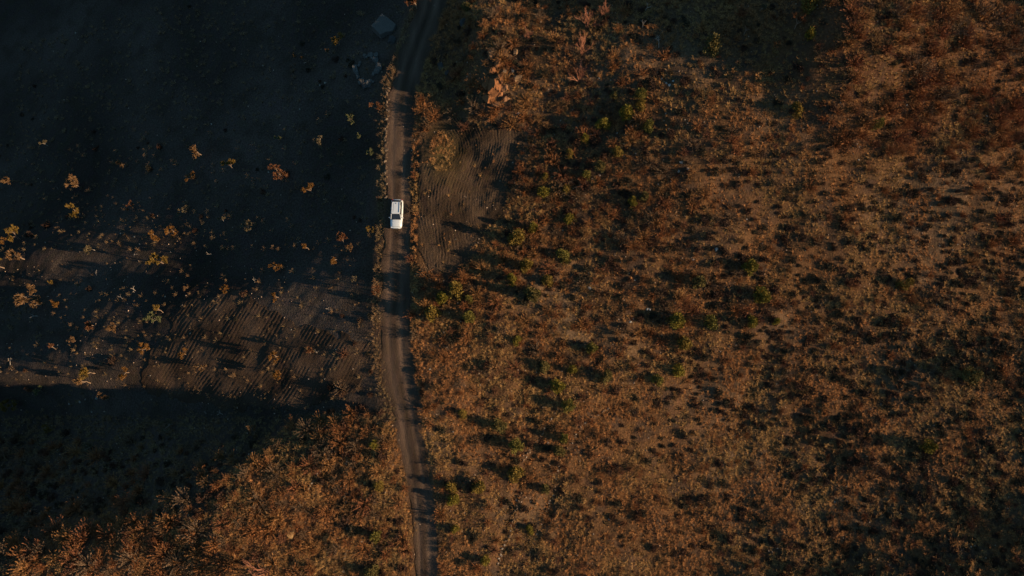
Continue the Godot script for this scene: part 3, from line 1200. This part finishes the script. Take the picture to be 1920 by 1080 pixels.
# ---------------------------------------------------------------- dry trees of the left slope
func dry_trees():
	rng.seed = 305
	var trunks := []
	var crowns := []
	for i in 6:
		tips = []
		begin()
		branch(Vector3.ZERO, Vector3(rng.randf_range(-0.3, 0.3), 1, rng.randf_range(-0.3, 0.3)).normalized(), 0.75, 0.075, 0, 3, 0.75)
		trunks.append(finish())
		begin()
		for tp in tips:
			var tone := rng.randf_range(0.7, 1.3)
			for k in 22:
				var d: Vector3 = (tp[1] + unit() * 0.9).normalized()
				leaf(tp[0] + unit() * 0.16 * rng.randf(), d, rng.randf_range(0.12, 0.24), 0.035, shade(0.75 * tone, 1.2 * tone))
		crowns.append(finish())
	var snags := []
	for i in 4:
		tips = []
		begin()
		branch(Vector3.ZERO, Vector3(0.2, 1, 0).normalized(), 0.7, 0.06, 0, 2, 0.8)
		snags.append(finish())
	# x, y of the crown's middle, half size in pixels, colour
	var list := [[380, 280, 17, "brown"], [438, 307, 14, "yellow"], [529, 320, 18, "rust"], [587, 352, 14, "orange"], [363, 330, 10, "orange"], [236, 303, 12, "brown"], [525, 260, 8, "green"], [600, 263, 10, "pale"], [637, 75, 13, "yellow"],
		[148, 388, 15, "yellow"], [250, 384, 9, "rust"], [348, 393, 10, "pale"], [330, 427, 14, "orange"], [296, 443, 13, "orange"], [421, 410, 8, "pale"], [470, 422, 14, "pale"], [580, 462, 10, "orange"], [306, 482, 17, "yellow"], [38, 438, 16, "yellow"],
		[10, 450, 10, "orange"], [8, 490, 18, "yellow"], [46, 475, 16, "brown"], [178, 460, 13, "pale"], [521, 496, 11, "orange"], [522, 550, 11, "orange"], [427, 540, 11, "orange"], [352, 535, 8, "brown"], [75, 540, 22, "brown"], [78, 563, 15, "brown"],
		[109, 560, 13, "orange"], [97, 527, 8, "yellow"], [175, 602, 12, "rust"], [216, 612, 14, "brown"], [296, 590, 14, "green"], [306, 578, 12, "yellow"], [281, 645, 14, "orange"], [142, 634, 8, "brown"], [105, 649, 9, "rust"], [178, 688, 17, "yellow"],
		[170, 708, 15, "brown"], [242, 690, 12, "orange"], [349, 658, 10, "orange"], [382, 683, 11, "brown"], [520, 660, 13, "orange"], [527, 690, 14, "orange"], [583, 655, 11, "rust"], [30, 747, 17, "yellow"], [60, 728, 8, "rust"], [79, 727, 9, "green"],
		[97, 797, 10, "yellow"], [324, 785, 15, "pale"], [175, 829, 12, "pale"], [22, 836, 8, "brown"], [203, 740, 12, "brown"], [705, 541, 12, "rust"], [664, 521, 8, "pale"], [645, 445, 15, "rust"], [632, 478, 13, "orange"], [655, 462, 11, "brown"],
		[660, 222, 10, "green"], [672, 250, 9, "green"], [697, 285, 9, "green"], [703, 198, 12, "rust"], [695, 425, 10, "yellow"], [68, 945, 15, "rust"], [104, 952, 11, "brown"], [480, 800, 13, "brown"], [90, 268, 8, "pale"], [20, 340, 12, "brown"],
		[782, 4, 18, "rust"], [1490, 42, 17, "rust"], [1453, 30, 13, "rust"], [1425, 14, 9, "pale"], [1395, 55, 14, "brown"], [1453, 80, 13, "brown"], [570, 110, 7, "brown"], [554, 100, 8, "brown"], [622, 95, 8, "brown"], [150, 340, 16, "brown"]]
	for b in list:
		var p := spot(b[0], b[1] + b[2] * 0.7)
		var r: float = b[2] / foc * (p - cam).dot(fw)
		var s := r / 1.08
		var t := Node3D.new()
		var k := rng.randi() % 6
		t.position = p - Vector3(0, 0.05, 0)
		t.rotation.y = rng.randf() * TAU
		t.scale = Vector3.ONE * s
		var word: String = {"yellow": "yellow leaved", "orange": "orange leaved", "rust": "rust red", "pale": "pale grey leaved", "green": "grey green", "brown": "dull brown"}[b[3]]
		put(t, "dry_tree", told("%s %s tree" % ["small" if b[2] < 11 else "spreading", word], b[0], b[1]), "tree", "dry small trees scattered over the left slope")
		part("trunk", trunks[k], M.pale_bark if b[3] == "pale" else M.bark, t)
		part("crown", crowns[k], M.crown[b[3]], t)
	for b in [[231, 561, 7, 1.4], [254, 545, 9, 0.6], [386, 776, 6, 0.3], [418, 777, 7, -0.4], [222, 816, 9, 1.4], [85, 454, 8, 1.5], [182, 506, 9, 1.5], [616, 582, 8, 0.4], [20, 684, 9, 1.3], [72, 593, 9, 1.4], [373, 692, 8, 1.2], [160, 750, 12, 1.5], [398, 478, 8, 0.2], [250, 478, 7, 1.2], [478, 530, 8, 0.7],
		[595, 662, 8, 0.3], [1235, 90, 14, 0.7], [1205, 52, 9, 0.6], [1210, 20, 11, 0.1]]:
		var p := spot(b[0], b[1])
		var r: float = b[2] / foc * (p - cam).dot(fw)
		var o := MeshInstance3D.new()
		o.mesh = snags[rng.randi() % 4]
		o.material_override = M.pale_bark
		o.position = p + Vector3(0, 0.08, 0)
		o.rotation = Vector3(0, rng.randf() * TAU, b[3])
		o.scale = Vector3.ONE * r / 0.9
		put(o, "bare_snag", told("pale %s dead snag" % ["fallen" if b[3] > 1.0 else "leaning"], b[0], b[1]), "dead tree", "bare snags")
	# tall leafless shrubs
	var fans := []
	for i in 3:
		tips = []
		begin()
		for q in 5:
			var t := TAU * q / 5 + rng.randf()
			branch(Vector3.ZERO, Vector3(cos(t) * 0.35, 1, sin(t) * 0.35).normalized(), 0.75, 0.035, 1, 4, 0.33)
		fans.append(finish())
	for b in [[502, 1030, 44, "on the lower spur beside the ochre slab"], [1090, 78, 26, "by the upper hillside"], [1100, 28, 26, "at the top edge of the hillside"], [1085, 130, 24, "below two like it on the upper hillside"], [1128, 12, 20, "at the top edge, furthest right of its kind"], [988, 60, 16, "above the tan boulder"]]:
		var p := spot(b[0], b[1] + b[2])
		var o := MeshInstance3D.new()
		o.mesh = fans[rng.randi() % 3]
		o.material_override = M.red_bark
		o.position = p
		o.rotation.y = rng.randf() * TAU
		o.scale = Vector3.ONE * (b[2] / 12.0) * 1.5 / 1.6
		put(o, "leafless_shrub", "tall reddish leafless shrub fanning upward %s" % b[3], "shrub", "tall leafless shrubs")


# ---------------------------------------------------------------- scrub
var grass_up := 0.0


func density(u: float, v: float, x: float, z: float, left: bool) -> Vector3:
	# (rust shrubs, dark bushes, grass tufts), each 0..1
	var clump := ss(-0.35, 0.35, na.get_noise_2d(x * 1.2 + 300, z * 1.2))
	var big := nc.get_noise_2d(x * 1.4 + 70, z * 1.4)
	if left:
		var k := u - crest(v)
		var t := ss(760, 800, v)
		var spur := ss(-30, 30, k) * t
		var corner: float = ss(0.25, 0.6, g(u, v, 240, 1080, 230, 135) + 0.3 * big) * ss(900, 960, v)
		var behind := ss(800, 860, v) * (1.0 - spur)
		var strip: float = ss(600, 680, u) * ss(560, 620, v) * 0.25
		return Vector3(clampf((0.50 - 0.25 * ss(620, 680, u)) * spur + 0.50 * corner + 0.25 * behind + strip * 0.2, 0, 1), clampf(0.35 * behind * (1.0 - corner) + (0.10 + 0.35 * ss(620, 680, u)) * spur + strip * 0.3 + 0.045 * ss(0.0, 0.4, big), 0, 1), clampf(0.05 + 0.40 * ss(470, 560, v) + 0.40 * spur + strip, 0, 1))
	var rust: float = 0.26 + 0.30 * g(u, v, 950, 130, 60, 130) + 0.35 * g(u, v, 1000, 340, 60, 120) + 0.45 * g(u, v, 1240, 420, 80, 130) + 0.40 * ss(1500, 1680, u) * ss(380, 180, v) + 0.25 * g(u, v, 1080, 930, 260, 200)
	rust += 0.40 * g(u, v, 1030, 460, 210, 270)
	rust += 0.5 * ss(40, 5, absf(u - 800)) * ss(640, 760, v)
	var dark: float = 0.17 + 0.50 * ss(1250, 1600, u) * ss(330, 600, v) + 0.22 * ss(1150, 1400, u) * ss(220, 300, v) + 0.25 * g(u, v, 1130, 270, 130, 80) + 0.24 * g(u, v, 1090, 470, 230, 270) + 0.20 * g(u, v, 1150, 90, 220, 120)
	grass_up = 0.5 * ss(1520, 1600, u) * ss(330, 240, v)
	var grass: float = grass_up + (0.60 + 0.35 * ss(600, 720, v)) * (0.45 + 0.75 * ss(-0.25, 0.15, big)) * (0.6 + 0.5 * clump)
	var bare: float = g(u, v, 1620, 480, 130, 60)
	rust *= 1.0 - 0.7 * bare
	dark *= 1.0 - 0.5 * bare
	var shadowy: float = g(u, v, 1470, 60, 80, 120)
	rust *= 1.0 - 0.85 * shadowy
	rust *= 1.0 - 0.65 * g(u, v, 1230, 80, 220, 110)
	rust += 0.20 * ss(1500, 1660, u) * ss(350, 180, v)
	return Vector3(rust * (0.35 + 0.9 * clump), dark * (0.3 + 1.0 * (1.0 - clump)), grass)


func scrub():
	rng.seed = 404
	var plumes := []
	for i in 4:
		plumes.append(plume(44 + 4 * i, 16, 0.75 + 0.12 * i))
	var darks := []
	for i in 3:
		darks.append(dome(420, 1.1, 0.20, 7))
	var tufts := [tuft(18), tuft(22)]
	var in_field := [PackedVector2Array([Vector2(800, 215), Vector2(875, 228), Vector2(980, 250), Vector2(962, 300), Vector2(945, 390), Vector2(908, 440), Vector2(858, 510), Vector2(790, 506), Vector2(772, 440), Vector2(772, 340), Vector2(784, 270)])]
	var rust := []
	var dark := []
	var step := 1.25
	var z := -66.0
	while z < 50.0:
		var x := -112.0
		while x < 112.0:
			var px := x + rng.randf_range(-0.6, 0.6)
			var pz := z + rng.randf_range(-0.6, 0.6)
			x += step
			var far := absf(px - road_at(pz)) - road_half(pz)
			var roll := rng.randf()
			var size := rng.randf()
			if far < 0.25:
				continue
			var p := Vector3(px, hgt(px, pz), pz)
			var uv := proj(p)
			if uv.x < -90 or uv.x > 2010 or uv.y < -60 or uv.y > 1150:
				continue
			if Geometry2D.is_point_in_polygon(uv, in_field[0]):
				continue
			var d := density(uv.x, uv.y, px, pz, px < road_at(pz))
			if roll < d.x:
				var s := 0.5 + 0.75 * size * size
				if px < road_at(pz) and uv.y > 780:
					s += 0.22
				elif uv.y < 280 and uv.x > 1540:
					s += 0.2
				elif uv.y > 700 and uv.x > 850:
					s *= 0.75
				rust.append([p, uv, s])
			elif roll < d.x + d.y:
				dark.append([p, uv, 0.34 + 0.50 * size * size])
		z += step
	# hand-placed rust shrubs that the photo shows singly
	for b in [[925, 26, 12], [908, 46, 10], [905, 66, 9], [936, 86, 15], [941, 106, 13], [962, 76, 12], [985, 126, 12], [955, 116, 10], [890, 194, 14], [906, 208, 11], [922, 216, 10], [815, 212, 12], [806, 226, 12], [800, 238, 10], [810, 218, 11], [794, 250, 9], [786, 246, 7], [778, 308, 6], [780, 326, 8], [800, 206, 8],
		[712, 372, 6], [771, 480, 10], [1150, 120, 12], [1145, 100, 9], [1246, 100, 13], [1205, 135, 10], [1165, 150, 11], [960, 225, 11], [985, 235, 12], [1010, 245, 14], [1030, 265, 10], [1005, 290, 12], [990, 320, 13], [975, 345, 11], [1025, 230, 12], [870, 235, 10], [1047, 190, 10], [768, 385, 6], [771, 395, 7]]:
		var p := spot(b[0], b[1] + b[2] * 0.6)
		rust.append([p, Vector2(b[0], b[1]), b[2] / foc * (p - cam).dot(fw) * (0.8 if b[0] > 930 and b[1] > 210 else 1.1)])
	individuals(rust, plumes, M.rust, "rust_shrub", "shrub", "dry rust coloured shrubs", ["rust shrub", "deep rust shrub", "ginger shrub", "dark red shrub", "dull brown shrub"], 1.0, "rust_scrub", [Color(0.23, 0.095, 0.038), Color(0.20, 0.074, 0.030), Color(0.22, 0.110, 0.046), Color(0.13, 0.078, 0.046), Color(0.15, 0.062, 0.034)])
	individuals(dark, darks, M.dark, "dark_bush", "bush", "low dark bushes on the right hillside", ["dark bush", "blackish bush", "dark reddish bush"], 1.0, "dark_scrub", [Color(0.050, 0.029, 0.020), Color(0.038, 0.030, 0.019), Color(0.068, 0.033, 0.020)])
	# grass
	rng.seed = 505
	for k in 2:
		var tr: Array[Transform3D] = []
		var tint := PackedColorArray()
		for i in 100000:
			var px := rng.randf_range(-110, 110)
			var pz := rng.randf_range(-64, 48)
			var far := absf(px - road_at(pz)) - road_half(pz)
			if far < 0.1 - 0.9 * ss(0.0, 0.35, nb.get_noise_2d(px * 0.2, pz * 0.45)) * rng.randf():
				continue
			var p := Vector3(px, hgt(px, pz), pz)
			var uv := proj(p)
			if uv.x < -90 or uv.x > 2010 or uv.y < -60 or uv.y > 1150:
				continue
			var left := px < road_at(pz)
			var d := density(uv.x, uv.y, px, pz, left)
			var w := d.z
			if Geometry2D.is_point_in_polygon(uv, in_field[0]):
				w = 0.9 if g(uv.x, uv.y, 830, 285, 28, 42) > 0.45 else 0.02
			if left and uv.y > 470 and uv.y < 780 and uv.x < 720:
				w *= 0.09
			if far < 1.2:
				w = maxf(w, 0.85)
			if rng.randf() > w:
				continue
			var s := 0.45 + 0.85 * pow(rng.randf(), 1.8)
			tr.append(Transform3D(Basis(Vector3.UP, rng.randf() * TAU).scaled(Vector3(s * 1.1, s, s * 1.1)), p))
			var n := rng.randf_range(0.7, 1.25)
			var h := clampf(0.5 + nc.get_noise_2d(px * 2 + 40, pz * 2) * 2.2 + rng.randf_range(-0.3, 0.3), 0, 1)
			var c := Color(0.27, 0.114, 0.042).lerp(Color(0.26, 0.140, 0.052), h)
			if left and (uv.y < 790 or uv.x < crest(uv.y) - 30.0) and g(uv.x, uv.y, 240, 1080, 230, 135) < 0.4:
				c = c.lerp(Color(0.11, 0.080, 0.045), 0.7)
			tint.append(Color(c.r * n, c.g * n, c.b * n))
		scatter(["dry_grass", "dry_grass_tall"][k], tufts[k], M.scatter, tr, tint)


func individuals(list: Array, meshes: Array, mats: Array, called: String, category: String, group: String, look: Array, grow: float, rest_name: String, tints: Array):
	for e in list:
		var inside: bool = e[1].x > 2 and e[1].x < 1918 and e[1].y > 2 and e[1].y < 1078
		e.append(e[2] + (rng.randf() * 0.15) - (0.0 if inside else 10.0))
	list.sort_custom(func(a, b): return a[3] > b[3])
	var tr := {}
	var tint := {}
	for k in meshes.size():
		tr[k] = [] as Array[Transform3D]
		tint[k] = PackedColorArray()
	for i in list.size():
		var e = list[i]
		var s: float = e[2] * grow
		var n := ground_normal(e[0].x, e[0].z)
		var b := Basis(Vector3.UP, rng.randf() * TAU)
		b = Basis(Quaternion(Vector3.UP, Vector3.UP.lerp(n, 0.4).normalized())) * b
		var sc := Vector3(s * rng.randf_range(0.9, 1.15), s * rng.randf_range(0.8, 1.15), s * rng.randf_range(0.9, 1.15))
		var x := Transform3D(b.scaled_local(sc), e[0] - Vector3(0, 0.04, 0))
		var k := rng.randi() % meshes.size()
		if i < 300:
			var o := MeshInstance3D.new()
			o.mesh = meshes[k]
			var hue := rng.randi() % mats.size()
			o.material_override = mats[hue]
			o.transform = x
			put(o, called, told("%s %s" % ["large" if i < 60 else ("medium" if i < 180 else "small"), look[hue]], e[1].x, e[1].y), category, group)
		else:
			k = 0
			tr[k].append(x)
			var c: Color = tints[rng.randi() % tints.size()]
			var w := rng.randf_range(0.75, 1.2)
			tint[k].append(Color(c.r * w, c.g * w, c.b * w))
	if tr[0].size():
		scatter(rest_name, meshes[0], M.scatter, tr[0], tint[0])
	print(called, " ", list.size())
